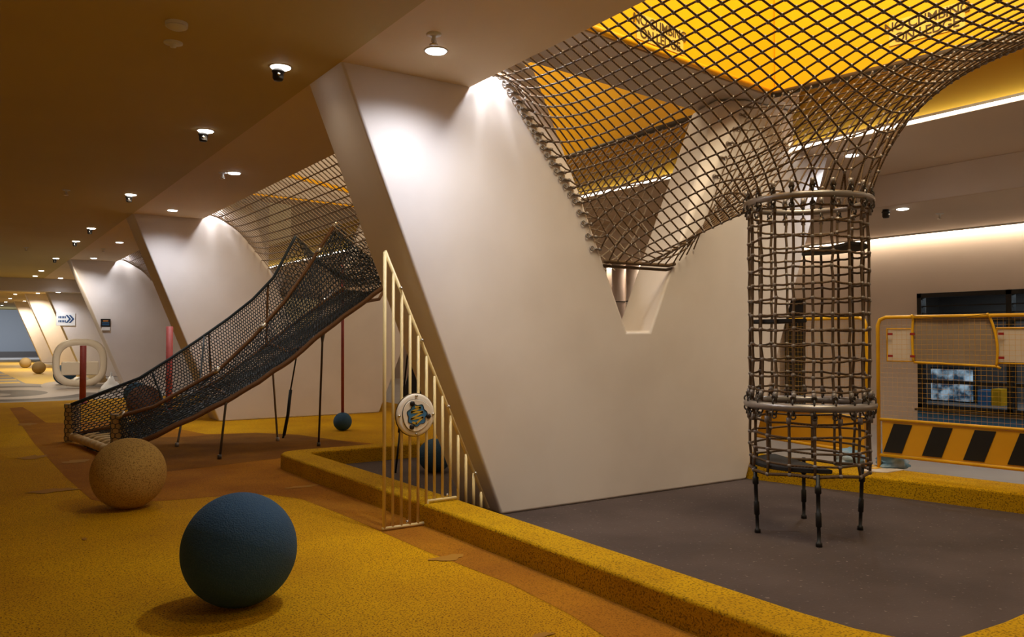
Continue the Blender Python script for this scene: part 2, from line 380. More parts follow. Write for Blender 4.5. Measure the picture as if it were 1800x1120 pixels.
# ------------------------------------------------------------------ right-hand wall and far walls
w = MB()
WX = 11.2
y0, y1, z0, z1 = 3.0, 6.38, 0.30, 1.91               # window opening
d0, d1, dz = 8.27, 8.75, 1.90                         # dark doorway
w.box((WX, -5, 0), (WX + 0.2, y0, 2.75)); w.box((WX, y1, 0), (WX + 0.2, d0, 2.75)); w.box((WX, d1, 0), (WX + 0.2, 30, 2.75))
w.box((WX, y0, z1), (WX + 0.2, y1, 2.75)); w.box((WX, d0, dz), (WX + 0.2, d1, 2.75)); w.box((WX + .02, y0, 0), (WX + 0.2, y1, z0))
structure(w.build('wall_right', M['wall_beige']))
w = MB(); w.box((WX + 0.14, d0 + .002, 0), (WX + 0.19, d1 - .002, dz - .002)); structure(w.build('door_1', M['black']))
w = MB(); w.box((-8, 62, 0), (12, 62.2, 3.2)); structure(w.build('wall_end', M['far_wall']))
w = MB(); w.box((-8, 61.9, 0), (12, 62.0, 0.35)); structure(w.build('baseboard_end', M['dark_floor']))
w = MB()
w.box((WX + 0.2, y0 - .3, 0.28), (13.6, y1 + 1.1, 0.30)); w.box((13.6, y0 - .3, 0.28), (13.7, y1 + 1.1, 2.2)); w.box((WX + 0.2, y0 - .3, 2.1), (13.7, y1 + 1.1, 2.2)); w.box((WX + 0.2, y1 + 1.0, .28), (13.7, y1 + 1.1, 2.2))
structure(w.build('wall_kiosk', M['inner_wall']))
# window frame with panes
wf = MB()
t = 0.06
wf.box((WX - .03, y0, z1 - t), (WX + .09, y1, z1)); wf.box((WX - .03, y0, z0), (WX + .09, y1, z0 + t))
wf.box((WX - .03, y1 - t, z0), (WX + .09, y1, z1))
for yy in (5.16, 4.0): wf.box((WX - .03, yy - .035, z0), (WX + .09, yy + .035, z1))
for zz in (1.52, 0.98, 0.68): wf.box((WX - .02, y0, zz - .022), (WX + .07, y1, zz + .022))
wf.box((WX - 0.01, y0, 1.72), (WX + .03, y1, 1.735)); wf.box((WX - 0.01, y0, 1.62), (WX + .03, y1, 1.63))
win = structure(wf.build('window_1', M['black']))
gp = MB(); gp.box((WX + .025, y0, z0), (WX + .03, y1 - .05, z1 - .05)); gp.build('pane', M['glass'], win)
sl = MB(); sl.box((WX - .10, y0 - .05, z0 - .03), (WX + .1, y1 + .01, z0)); sl.build('window_sill', M['letter_brown'], win)
w = MB(); w.box((WX - .03, y0 - 1.5, 0), (WX + .019, y1 + .01, z0 - .032)); structure(w.build('wall_dado', M['counter_blue']))

# ------------------------------------------------------------------ ceiling fittings
def downlight(x, y, z, label, cool, power, group, spot=150, blend=1.0, r=0.062):
    t = thing('ceiling_light', (x, y, z), label, 'ceiling light', group)
    b = MB(); b.lathe([(r, -0.001), (r + 0.004, -0.005), (r + 0.012, -0.004), (r + 0.014, 0.0), (r, 0.0)], (x, y, z), 28); b.build('frame', M['sign_white'], t)
    b = MB(); b.lathe([(0.001, -0.002), (r, -0.002), (r, -0.009), (r*.7, -0.013), (0.001, -0.015)], (x, y, z), 28); b.build('diffuser', M['lamp_cool' if cool else 'lamp'], t)
    l = bpy.data.lights.new('downlight_lamp', 'SPOT'); l.energy = power; l.spot_size = math.radians(spot); l.spot_blend = blend; l.shadow_soft_size = 0.05
    l.color = (0.90, 0.94, 1.0) if cool else (1.0, 0.84, 0.60)
    o = bpy.data.objects.new('downlight_lamp', l); COL.objects.link(o); o.parent = t; o.location = (0, 0, -0.035)
    return t
ORD = ['nearest', 'second nearest', 'third nearest', 'fourth nearest', 'fifth nearest', 'sixth nearest', 'seventh nearest', 'eighth nearest', 'ninth nearest']
for i, y in enumerate([5.34, 7.37, 11.21, 15.05, 17.26, 21.27, 25.5, 27.8]):
    downlight(1.73, y, CZ, '%s round downlight of the row on the dark tan walkway ceiling' % ORD[i], False, 36 if i < 3 else (32 if i < 5 else 200), 'downlights along the tan walkway ceiling')
downlight(1.73, 3.3, CZ, 'added out-of-view downlight in line with the walkway row almost above the viewer', False, 22, 'downlights along the tan walkway ceiling')  # added out of view to brighten the foreground floor
downlight(2.44, 0.9, CZ, 'added out-of-view downlight on the pale strip ceiling above the near kerb', True, 60, 'downlights on the pale strip ceiling')  # added out of view to brighten the lower pier wall
for i, y in enumerate([32.0, 35.2, 39.0, 43.5, 48.0, 53.0]):
    downlight(1.73, y, CZ - .05, '%s round downlight beyond the cross beam at the far end' % ORD[i], False, 110, 'downlights beyond the far beam')
for (y, nm) in [(4.49, 'round downlight right in front of the nearest slanted pier'), (9.10, 'round downlight on the pale strip ceiling midway between the first two piers'),
                (12.28, 'round downlight right in front of the second slanted pier'), (17.02, 'round downlight on the pale strip ceiling midway between the second and third piers'),
                (20.75, 'round downlight right in front of the third slanted pier'), (28.4, 'round downlight on the strip ceiling before the far cross beam')]:
    downlight(2.44, y, CZ, nm, True, {4.49: 94, 12.28: 84, 20.75: 74}.get(y, 14), 'downlights on the pale strip ceiling')
for y in (37.6, 46.2):
    downlight(2.44, y, CZ - .05, 'round downlight lighting a far golden pier' if y > 40 else 'round downlight lighting the first golden pier at the far end', False, 480, 'downlights beyond the far beam')
downlight(2.44, 29.62 - 0.5, 2.70, 'round downlight under the far cross beam', True, 90, 'downlights beyond the far beam')
downlight(8.80, 5.18, 2.75, 'oval-looking warm downlight on the lowered ceiling right of the rope tower', False, 20, 'downlights on the lowered ceiling')
downlight(7.27, 4.80, CZ, 'cool downlight seen through the net funnel above the rope tower', True, 75, 'downlights on the pale strip ceiling')
downlight(8.80, 1.7, 2.75, 'added out-of-view warm downlight of the lowered ceiling nearest the right barrier', False, 95, 'downlights on the lowered ceiling')  # added out of view to lift the dark soffits on the right
downlight(9.2, 8.9, 2.75, 'added warm downlight of the lowered ceiling hidden behind the rope tower', False, 85, 'downlights on the lowered ceiling')  # added behind the net, lights the right-hand floor and soffits
downlight(10.0, 13.0, 2.75, 'small downlight seen through the notch of the nearest pier', False, 20, 'downlights on the lowered ceiling')

def camera_unit(x, y, z, label, s=1.0):
    t = thing('security_camera', (x, y, z), label, 'security camera', 'small black ceiling cameras')
    b = MB(); b.lathe([(0.033*s, 0), (0.033*s, -0.018*s), (0.042*s, -0.022*s), (0.042*s, -0.034*s), (0.036*s, -0.036*s), (0.036*s, -0.075*s), (0.028*s, -0.088*s), (0.001, -0.09*s)], (x, y, z), 20); b.build('housing', M['black'], t)
    b = MB(); b.ball((x - 0.008*s, y - 0.034*s, z - 0.055*s), 0.010*s, 8, 6); b.build('lens', M['chrome'], t)
for i, y in enumerate([5.50, 7.55, 11.42, 15.3, 17.5, 21.6]):
    camera_unit(1.72, y - 0.14, CZ, 'black cylindrical camera beside the %s downlight of the walkway ceiling' % ORD[i])
camera_unit(8.70, 5.32, 2.75, 'black camera beside the warm downlight on the lowered ceiling', 1.1)
def sprinkler(x, y, z, label):
    t = thing('sprinkler', (x, y, z), label, 'sprinkler', 'ceiling sprinklers')
    b = MB(); b.lathe([(0.045, 0), (0.045, -0.006), (0.03, -0.012), (0.012, -0.014), (0.012, -0.035), (0.006, -0.04), (0.005, -0.06), (0.001, -0.06)], (x, y, z), 18); b.build('escutcheon', M['sign_white'], t)
    b = MB(); b.lathe([(0.001, -0.06), (0.026, -0.062), (0.026, -0.066), (0.001, -0.068)], (x, y, z), 14)
    for s in (-1, 1): b.tube([(x + s*.013, y, z - .03), (x + s*.016, y, z - .045), (x + s*.006, y, z - .06)], 0.003, 5)
    b.build('deflector', M['chrome'], t)
for x, y, z, lb in [(2.295, 4.25, CZ, 'sprinkler on the pale ceiling strip beside the nearest cool downlight'), (2.33, 9.15, CZ, 'sprinkler beside the second cool downlight on the pale strip'),
                    (1.02, 11.3, CZ, 'sprinkler on the tan ceiling left of the third walkway downlight'), (2.34, 18.4, CZ, 'sprinkler on the pale strip before the third pier'),
                    (1.02, 19.0, CZ, 'far sprinkler on the tan walkway ceiling'), (9.49, 5.13, 2.75, 'sprinkler on the lowered ceiling above the window wall')]:
    sprinkler(x, y, z, lb)
t = thing('smoke_detector', (1.0, 5.0, CZ), 'pair of round detectors on the dark tan ceiling at upper left', 'smoke detector')
b = MB(); b.lathe([(0.062, 0), (0.062, -0.012), (0.052, -0.03), (0.03, -0.04), (0.001, -0.042)], (0.99, 4.92, CZ), 26); b.torus((0.99, 4.92, CZ - 0.022), 0.057, 0.004, 26, 6); b.build('sensor_head', M['sign_white'], t)
b = MB(); b.lathe([(0.055, 0), (0.055, -0.008), (0.03, -0.014), (0.018, -0.016), (0.018, -0.03), (0.001, -0.032)], (1.04, 5.26, CZ), 24); b.build('base_plate', M['sign_white'], t)

def strip(name, lo, hi, m, label):
    t = thing(name, ((lo[0]+hi[0])/2, (lo[1]+hi[1])/2, lo[2]), label, 'light strip')
    b = MB(); b.box(lo, hi); b.build('diffuser', m, t)
    b = MB(); b.box((lo[0] - .012, lo[1], lo[2] + .012), (lo[0] - .002, hi[1], hi[2] + .012)); b.build('channel', M['sign_white'], t)
strip('light_strip', (6.585, -4, CZ + .004), (6.635, 26, CZ + .026), M['led'], 'long white LED line along the mustard edge of the ceiling opening')
strip('light_strip', (11.06, -4, 2.715), (11.18, 29, 2.742), M['led_warm'], 'warm LED cove line along the top of the right wall')

# ------------------------------------------------------------------ padded yellow ledges with warning signs
def text_mesh(parent, body, size, mtx, m, name='lettering', spacing=1.0):
    cu = bpy.data.curves.new(name, 'FONT'); cu.body = body; cu.size = size; cu.align_x = 'CENTER'; cu.align_y = 'CENTER'
    cu.extrude = 0.001; cu.offset = size*0.012; cu.space_line = 0.92; cu.space_character = spacing
    cu.materials.append(m)
    tmp = bpy.data.objects.new('tmp_text', cu); COL.objects.link(tmp)
    bpy.context.view_layer.update()
    me = bpy.data.meshes.new_from_object(tmp.evaluated_get(bpy.context.evaluated_depsgraph_get()))
    bpy.data.objects.remove(tmp); me.name = name
    o = bpy.data.objects.new(name, me); COL.objects.link(o); o.parent = parent
    o.matrix_parent_inverse = parent.matrix_basis.inverted(); o.matrix_basis = mtx
    return o
def face_matrix(origin, along, normal):
    x = Vector(along).normalized(); z = Vector(normal).normalized(); y = z.cross(x)
    m = Matrix((x, y, z)).transposed().to_4x4(); m.translation = Vector(origin); return m
K = Vector((6.06, 4.775, 0)); A_ = Vector((2.6, 4.3415, 0)); R_ = Vector((6.575, 1.26, 0))
led = thing('padded_ledge', (6.06, 4.77, 3.5), 'bright yellow padded ledge with climbing warnings above the big rope net', 'ledge')
def wall_panel(a, b_, z0, z1, th, side):
    d = (b_ - a).normalized(); nrm = Vector((-d.y, d.x, 0)) * side
    p = [(a.x, a.y, z0), (b_.x, b_.y, z0), (b_.x + nrm.x*th, b_.y + nrm.y*th, z0), (a.x + nrm.x*th, a.y + nrm.y*th, z0)]
    return p, [(x, y, z1) for x, y, z in p]
b = MB(); lo, hi = wall_panel(A_, K + (K - A_).normalized()*.05, 3.5, 4.9, 0.06, 1); b.hexa(lo, hi); b.build('panel', M['ledge_yellow'], led, bevel=(0.02, 2))
b = MB(); lo, hi = wall_panel(K, R_, 3.5, 4.9, 0.06, 1); b.hexa(lo, hi); b.build('panel', M['ledge_yellow'], led, bevel=(0.02, 2))
def roll(a, b_, z, r, m, name, par, inset):
    d = (b_ - a).normalized(); nrm = Vector((-d.y, d.x, 0)) * -1
    q = MB(); q.tube([(a + nrm*inset + Vector((0, 0, z))), (b_ + nrm*inset + Vector((0, 0, z)))], r, 10); q.build(name, m, par)
roll(A_, K, 3.512, 0.026, M['ledge_yellow'], 'rolled_hem', led, -0.01)
roll(K, R_, 3.485, 0.03, M['dark_steel'], 'edge_rail', led, 0.02)
d1 = (K - A_).normalized(); n1 = Vector((d1.y, -d1.x, 0)); d2 = (R_ - K).normalized(); n2 = Vector((d2.y, -d2.x, 0))
def warn(o, d, n_):
    s = MB(); y = Vector((0, 0, 1))
    def quad(w_, h_, off): return [o + n_*off - d*w_ - y*h_, o + n_*off + d*w_ - y*h_, o + n_*off + d*w_ + y*h_, o + n_*off - d*w_ + y*h_]
    s.prism(quad(0.285, 0.10, 0.004), n_*0.002); sg = s.build('warning_label', M['sign_yellow'], led)
    text_mesh(sg, 'NO CLIMBING\nON LEDGE', 0.105, face_matrix(o + n_*0.008, d, n_), M['letter_brown'], spacing=0.95)
warn(Vector((4.453, 4.574, 3.645)), d1, n1)
warn(Vector((6.251, 3.469, 3.755)), d2, n2)
led2 = thing('padded_ledge', (6.45, 9, 3.65), 'second yellow padded ledge seen through the nets behind the nearest pier', 'ledge')
b = MB(); b.hexa([(6.03, 5.6, 3.5), (6.12, 5.6, 3.5), (6.30, 12.6, 3.5), (6.21, 12.6, 3.5)], [(6.03, 5.6, 4.9), (6.12, 5.6, 4.9), (6.30, 12.6, 4.9), (6.21, 12.6, 4.9)]); b.build('panel', M['ledge_yellow'], led2, bevel=(.02, 2))
b = MB(); b.tube([(6.01, 5.6, 3.485), (6.19, 12.6, 3.485)], 0.03, 10); b.build('edge_rail', M['dark_steel'], led2)
b = MB(); b.hexa([(2.8, 12.05, 3.90), (6.2, 12.50, 3.50), (6.2, 12.55, 3.50), (2.8, 12.10, 3.90)], [(2.8, 12.05, 3.96), (6.2, 12.50, 3.56), (6.2, 12.55, 3.56), (2.8, 12.10, 3.96)]); b.build('trim_band', M['ledge_yellow'], led2)
b = MB(); b.hexa([(2.8, 12.02, 3.40), (6.1, 12.45, 3.40), (6.1, 12.48, 3.40), (2.8, 12.05, 3.40)], [(2.8, 12.02, 3.425), (6.1, 12.45, 3.425), (6.1, 12.48, 3.425), (2.8, 12.05, 3.425)]); b.build('trim_band', M['ledge_yellow'], led2)

# ------------------------------------------------------------------ tension nets (force-density equilibrium)
def clip_grid(inside, cross, xs, ys):
    """grid nodes inside the plan region and edges; edges that leave it end in fixed nodes on the border"""
    nodes = []; idx = {}; edges = []; fixed = {}
    for i, x in enumerate(xs):
        for j, y in enumerate(ys):
            if inside(x, y): idx[i, j] = len(nodes); nodes.append([x, y, 0.0])
    def border(p, q):
        a, b_ = 0.0, 1.0
        for _ in range(24):
            mdl = (a + b_)/2; x = p[0] + (q[0]-p[0])*mdl; y = p[1] + (q[1]-p[1])*mdl
            if inside(x, y): a = mdl
            else: b_ = mdl
        return p[0] + (q[0]-p[0])*a, p[1] + (q[1]-p[1])*a
    for (i, j), k in list(idx.items()):
        for di, dj in ((1, 0), (-1, 0), (0, 1), (0, -1)):
            o = (i+di, j+dj)
            if o in idx:
                if di + dj > 0: edges.append((k, idx[o]))
            else:
                x0, y0 = xs[i], ys[j]
                x1 = xs[i] + di*(xs[1]-xs[0]); y1 = ys[j] + dj*(ys[1]-ys[0])
                bx, by = border((x0, y0), (x1, y1))
                z = cross(bx, by)
                fixed[len(nodes)] = z; edges.append((k, len(nodes))); nodes.append([bx, by, z])
    return np.array(nodes), edges, fixed
def relax(nodes, edges, fixed, load, qf=None, zonly=False):
    N = len(nodes); fx = np.zeros(N, bool)
    for k in fixed: fx[k] = True
    free = np.where(~fx)[0]; fix = np.where(fx)[0]
    D = np.zeros((N, N))
    for a, b_ in edges:
        q = 1.0 if qf is None else qf(nodes[a], nodes[b_])
        D[a, a] += q; D[b_, b_] += q; D[a, b_] -= q; D[b_, a] -= q
    P = np.zeros((len(free), 3)); P[:, 2] = -load
    r_ = np.linalg.solve(D[np.ix_(free, free)], P - D[np.ix_(free, fix)] @ nodes[fix])
    if zonly: nodes[free, 2] = r_[:, 2]
    else: nodes[free] = r_
    return nodes
CAMP = Vector((0, 0, 1.3))
def many(parent, name, me_builder, frames, m, keep=100):
    """small repeats of one part: the ones nearest the camera as parts sharing one mesh, the rest as one mesh"""
    frames = sorted(frames, key=lambda f: (f.translation - CAMP).length)
    proto = None
    for f in frames[:keep]:
        if proto is None:
            proto = me_builder().build(name, m); o = proto
        else:
            o = proto.copy(); COL.objects.link(o)
        o.parent = parent; o.matrix_parent_inverse = parent.matrix_basis.inverted() if parent.parent is None else Matrix()
        o.matrix_basis = f
    if len(frames) > keep:
        src = me_builder(); b = MB()
        for f in frames[keep:]:
            base = len(b.v)
            b.v.extend([tuple(f @ Vector(v)) for v in src.v]); b.f.extend([tuple(base + i for i in q) for q in src.f]); b.m.extend(src.m); b.smooth.extend(src.smooth)
        b.build(name + 's', m, parent)['kind'] = 'stuff'
def at(p, z=None, x=None):
    mtx = Matrix.Translation(Vector(p))
    if z is not None: mtx = mtx @ Vector(z).to_track_quat('Z', 'Y').to_matrix().to_4x4()
    return mtx
def knot_mesh(r):
    def f():
        b = MB(); b.ball((0, 0, 0), r, 8, 6); return b
    return f
def net_meshes(parent, nodes, edges, r, rk, mrope, mknot, fixed, n=5, knots=True):
    b = MB()
    for a, e in edges: b.tube([nodes[a], nodes[e]], r, n, caps=False)
    b.build('rope_mesh', mrope, parent)
    if knots:
        many(parent, 'clamp', knot_mesh(rk), [at(p) for i, p in enumerate(nodes) if i not in fixed], mknot)

TC = Vector((4.706, 3.44, 0)); TR = 0.385; ZU = 2.197; ZL = 0.853
def in1(x, y):
    if y > 5.0 or y < -1.2: return False
    if x < 3.012 or x > 6.06 + (4.775 - y)*0.1467 - 0.035: return False
    return (x - TC.x)**2 + (y - TC.y)**2 > TR**2
def notch_z(x):
    if x < 4.06: return min(3.3, 2.317 + (4.06 - x)/0.81)
    if x < 4.246: return 2.317 - (x - 4.06)/0.449
    if x < 5.0: return 1.905
    if x < 5.30: return 1.905 + (x - 5.0)*0.6
    if x < 5.55: return 2.085 + (x - 5.30)*2.9
    return min(3.42, 2.81 + (x - 5.55)/0.62)
def bz1(x, y):
    if (x - TC.x)**2 + (y - TC.y)**2 < (TR + 0.02)**2: return ZU + 0.02
    if y > 4.97: return notch_z(x)
    if x < 3.05: return 3.13
    if y < -1.1: return 3.13 + (x - 3.0)*0.1
    return 3.47
S1 = 0.088
xs = np.arange(3.06, 7.0, S1); ys = np.arange(-1.15, 5.0, S1)
nd, ed, fx = clip_grid(in1, bz1, list(xs), list(ys))
def q1(a, b_):
    r = math.hypot((a[0]+b_[0])/2 - TC.x, (a[1]+b_[1])/2 - TC.y)
    return min(1.0, max(0.3, r/1.15))
nd = relax(nd, ed, fx, 0.0004)
fb = dict(fx)                                            # taut belly rope from the ring down to the notch
for k, p in enumerate(nd):
    if k in fx or p[1] < 3.78: continue
    t_ = (p[1] - 3.80)/1.15; xb = 4.52 + 0.12*t_
    if abs(p[0] - xb) < 0.055: fb[k] = 1; nd[k][2] = 2.19 - 0.285*max(0, t_)
nd = relax(nd, ed, fb, 0.0004, lambda a, b_: q1(a, b_), True)
net = thing('climbing_net', (4.7, 2.0, 3.1), 'big brown rope climbing net funnelling from the ceiling opening into the rope tower', 'climbing net')
net_meshes(net, nd, ed, 0.0066, 0.0130, M['rope'], M['clamp'], fx)
# border rope and shackles
b = MB(); hk = []; hr_ = []
def shackle_mesh():
    q = MB(); q.tube([(0, 0, 0), (0, 0, .03), (0.004, 0, .055)], 0.009, 6); q.ball((0, 0, 0), 0.015, 8, 6)
    q.torus((0.005, 0, .078), 0.018, 0.005, 12, 5, (1, .2, 0)); q.torus((0, 0, .045), 0.013, 0.004, 10, 5, (0, 1, .4)); return q
for k in fx:
    p = Vector(nd[k])
    if p.y > 4.97 and (p.x < 4.25 or p.x > 5.5): hk.append(at(p, (-1 if p.x < 4.6 else 1, 0.12, 0.05)))
    elif p.x > 5.9: hk.append(at(p, (1, 0, 0.5)))
# extra lacing hooks half way between the strands along the pier edge
lace = MB(); ks = sorted([k for k in fx if nd[k][1] > 4.97 and 3.2 < nd[k][0] < 4.25], key=lambda k: nd[k][0])
nb_ = {b_: a for a, b_ in ed}
for k0, k1 in zip(ks[:-1], ks[1:]):
    p = (Vector(nd[k0]) + Vector(nd[k1]))/2; q = Vector(nd[nb_[k1]])
    lace.tube([p, lerp(p, q, .5) - Vector((0, 0, .01)), q], 0.0066, 5); hk.append(at(p, (-1, 0.12, 0.05)))
lace.build('lacing', M['rope'], net)
many(net, 'shackle', shackle_mesh, hk, M['clamp'])
b.tube([(x, 5.0, notch_z(x)) for x in np.linspace(4.246, 5.03, 12)], 0.016, 7); b.tube([(x, 5.03, notch_z(x) - .035) for x in np.linspace(4.246, 5.03, 12)], 0.013, 7)
b.build('border_rope', M['rope'], net)

# net of the second bay, smaller square mesh
def in2(x, y):
    if y > 12.92 or y < 5.68: return False
    return 3.012 < x < 6.0 + (y - 5.6)*0.0257
def bz2(x, y):
    if y > 12.85: return notch_z(x)
    if y < 5.72:
        if x < 4.06: return min(3.14, 2.317 + (4.06 - x)/0.7)
        return notch_z(x)
    if x < 3.05: return 3.13
    return 3.46
S2 = 0.105
nd2, ed2, fx2 = clip_grid(in2, bz2, list(np.arange(3.06, 6.2, S2)), list(np.arange(5.72, 12.9, S2)))
pin = {}
for k, p in enumerate(nd2):                              # taut rope along the bottom of the net
    if k not in fx2 and abs(p[0] - 4.62) < 0.053: pin[k] = 1; nd2[k][2] = 1.97 + 0.05*math.sin(p[1]*1.7)
fa = dict(fx2); fa.update({k: 1 for k in pin})
nd2 = relax(nd2, ed2, fa, 0.0012)
net2 = thing('climbing_net', (4.7, 9.3, 3.1), 'small-mesh climbing net, rope colour paled as if lit, hanging under the ceiling opening behind the nearest pier', 'climbing net')
net_meshes(net2, nd2, ed2, 0.0080, 0.012, M['rope_lit_tan'], M['clamp'], fx2)
# a short piece of net in the third bay
def in3(x, y): return 3.012 < x < 4.4 and 15 < y < 21.4
def bz3(x, y):
    if y > 21.3: return notch_z(x)
    if x < 3.05: return 3.13
    return 2.3
nd3, ed3, fx3 = clip_grid(in3, bz3, list(np.arange(3.08, 4.5, 0.17)), list(np.arange(15.05, 21.5, 0.17)))
nd3 = relax(nd3, ed3, fx3, 0.002)
net3 = thing('climbing_net', (3.7, 18, 3.1), 'sliver of rope net hooked to the third pier at the far bay', 'climbing net')
net_meshes(net3, nd3, ed3, 0.009, 0.014, M['rope_lit_tan'], M['clamp'], fx3, knots=False)

# ------------------------------------------------------------------ rope climbing tower
tw = thing('climbing_tower', (TC.x, TC.y, 0), 'round rope-mesh climbing tower with steel rings standing in the grey pit', 'climbing tower')
for z, r in ((ZU, 0.021), (ZL, 0.024)):
    b = MB(); b.torus((TC.x, TC.y, z), TR + 0.012, r + .002, 64, 12); b.build('ring', M['grey_steel'], tw)
NV = 20
def cyl(a, z, r=TR): return Vector((TC.x + r*math.cos(a), TC.y + r*math.sin(a), z))
rp = MB(); knots = []; ferr = []; shk = []
zs = [ZL + 0.10 + 0.0985*k for k in range(13)]
jit = {}
for v in range(NV):
    a = 2*PI*v/NV + 0.08
    for k in range(13): jit[v, k] = cyl(a + random.uniform(-.014, .014), zs[k] + random.uniform(-.009, .009), TR*0.985 + random.uniform(-.006, .004))
    line = [cyl(a, ZL + .035)] + [jit[v, k] for k in range(13)] + [cyl(a, ZU - .03)]
    rp.tube(line, 0.0095, 6)
    ferr += [at(cyl(a, z)) for z in (ZL + 0.075, ZU - 0.075)]
    for z in (ZL + .03, ZU - .03, ZU + .03, ZL - .03): shk.append(at(cyl(a, z, TR + .010), (math.cos(a)*.2, math.sin(a)*.2, 1 if z in (ZL + .03, ZU + .03) else -1)))
    rp.tube([cyl(a, ZU + .02), cyl(a, ZU + .09, TR + .015)], 0.012, 6); ferr.append(at(cyl(a, ZU + .08, TR + .012)))
for k in range(13):
    rp.tube([lerp(jit[v, k], jit[(v+1) % NV, k], s) + Vector((0, 0, -.005*math.sin(PI*s))) for v in range(NV) for s in (0, .5)], 0.0075, 6, closed=True)
    knots += [at(jit[v, k]) for v in range(NV)]
rp.build('rope_mesh', M['rope'], tw)
# lower skirt of net, open on the camera's right side
rp = MB()
zl = [ZL - 0.10, ZL - 0.19, ZL - 0.28, ZL - 0.36, 0.42]
A0, A1 = -0.35*PI + 0.45, 1.62*PI
nsk = 15
g_ = {}
for v in range(nsk):
    a = A0 + (A1 - A0)*v/(nsk - 1)
    for k, z in enumerate(zl): g_[v, k] = cyl(a, z + random.uniform(-.01, .01), TR*0.98 + random.uniform(-.008, .008))
    rp.tube([cyl(a, ZL - .03)] + [g_[v, k] for k in range(5)], 0.0095, 6)
    ferr.append(at(cyl(a, ZL - .085)))
for k in range(5):
    rp.tube([g_[v, k] for v in range(nsk)], 0.0075 if k < 4 else 0.011, 6)
    knots += [at(g_[v, k]) for v in range(nsk)]
rp.build('skirt_rope', M['rope'], tw)
def ferrule_mesh():
    q = MB(); q.tube([(0, 0, -.02), (0, 0, .02)], 0.015, 8); return q
def shk_mesh():
    q = MB(); q.torus((0, 0, 0), 0.021, 0.006, 12, 5, (1, 0, 0)); q.torus((0, 0, .028), 0.015, 0.0055, 10, 5, (0, 1, 0)); return q
many(tw, 'clamp', knot_mesh(0.0145), knots, M['clamp'])
many(tw, 'ferrule', ferrule_mesh, ferr, M['clamp'])
many(tw, 'shackle', shk_mesh, shk, M['dark_steel'])
def segment_platform(a0, a1, z, drop=0.0):
    n = 14
    pts = [cyl(a0 + (a1 - a0)*k/n, z, TR*0.96) for k in range(n + 1)]
    b = MB(); b.prism(pts, (0, 0, -0.025)); b.build('platform', M['black_rubber'], tw, bevel=(.006, 2))
segment_platform(-1.75, 0.75, 1.905)
segment_platform(1.35, 3.75, 1.415)
segment_platform(1.3, 4.15, 0.470)
for (x, y) in ((4.388, 3.612), (5.004, 3.709), (4.408, 3.158), (5.025, 3.281)):
    d = Vector((x - TC.x, y - TC.y, 0)).normalized(); top = TC + d*TR*0.98; top.z = 0.44
    b = MB(); prof = [0.013, 0.013, 0.02, 0.02, 0.013, 0.013, 0.018, 0.018, 0.012, 0.012, 0.02, 0.02]
    tt = [0, .15, .16, .26, .27, .52, .53, .72, .73, .93, .94, 1.0]
    b.tube([lerp(top, (x, y, 0.0), s) for s in tt], prof, 8); b.build('leg', M['black'], tw)

# ------------------------------------------------------------------ safety gate by the nearest pier
gt = thing('safety_gate', (2.45, 5.02, 0), 'cream metal bar gate with round emblem leaning against the nearest slanted pier', 'gate')
GY = 5.03
edge = lambda x: (3.274 - x)/0.4032
bx = [2.347 + 0.0635*k for k in range(13)]
for k, x in enumerate(bx):
    zlo = 0.015 if k < 6 else (0.168 if k < 9 else 0.012)
    ztop = (edge(x + 0.055) - 0.05) if k else 1.88
    ztop = 1.87 - (x - 2.347)*2.21
    if ztop - zlo < 0.04: ztop = zlo + 0.06
    b = MB(); b.tube([(x, GY, zlo), (x, GY, ztop)], 0.0105 if k else 0.0125, 8); b.build('bar', M['cream_metal'], gt)
b = MB()
b.tube([(2.335, GY, 0.018), (2.675, GY, 0.018)], 0.012, 8); b.tube([(2.675, GY - .005, 0.012), (2.675, GY - .005, 0.168), (2.90, GY - .005, 0.168)], 0.011, 8)
b.tube([(2.347, GY, 1.88), (3.17, GY, 0.06)], 0.012, 8)
b.build('frame', M['cream_metal'], gt)
for x in (2.46, 2.62, 2.83, 3.05):
    b = MB(); b.lathe([(0.012, 0), (0.012, -.012), (0.006, -.018), (0.001, -.018)], (x, GY - .012, 1.88 - (x - 2.347)*2.211), 10, axis='y'); b.build('bolt', M['chrome'], gt)
for x, z in ((2.52, .03), (2.83, .18)): b = MB(); b.ball((x, GY, z + .012), .011, 8, 6); b.build('bolt', M['chrome'], gt)
DC = Vector((2.562, GY - .03, 0.769))
b = MB(); b.lathe([(0.128, .022), (0.132, .012), (0.132, -.006), (0.126, -.014), (0.116, -.016), (0.001, -.016)], DC, 48, axis='y'); dsc = b.build('emblem_disc', M['cream_disc'], gt); DS = 1.09
b = MB(); b.torus(DC + Vector((0, 0.004, 0)), 0.132, 0.005, 48, 6, (0, 1, 0)); b.build('rim', M['letter_brown'], dsc)
def wavy(R0, amp, nw, y, ph, n=72, sx=1.0):
    return [(DC.x + sx*(R0 + amp*math.sin(nw*2*PI*k/n + ph))*math.cos(2*PI*k/n), DC.y + y, DC.z + (R0 + amp*math.sin(nw*2*PI*k/n + ph))*math.sin(2*PI*k/n)) for k in range(n)]
b = MB(); b.prism(wavy(0.098, .004, 3, -.017, 1.0), (0, -.010, 0)); b.build('inner_plate', M['cream_disc'], dsc, bevel=(.003, 2))
b = MB(); b.tube(wavy(0.0985, .004, 3, -.018, 1.0), 0.0022, 5, closed=True); b.tube(wavy(0.0655, .006, 7, -.029, .5), 0.0025, 5, closed=True); b.build('groove', M['black'], dsc)
b = MB(); b.prism(wavy(0.065, .006, 7, -.0272, .5), (0, -.0015, 0)); b.build('emblem_ground', M['counter_blue'], dsc)
zz = [(-.012, .052), (.022, .046), (-.040, .020), (.038, .018), (-.040, -.022), (.040, -.016), (-.005, -.052), (-.030, -.044)]
zig = MB()
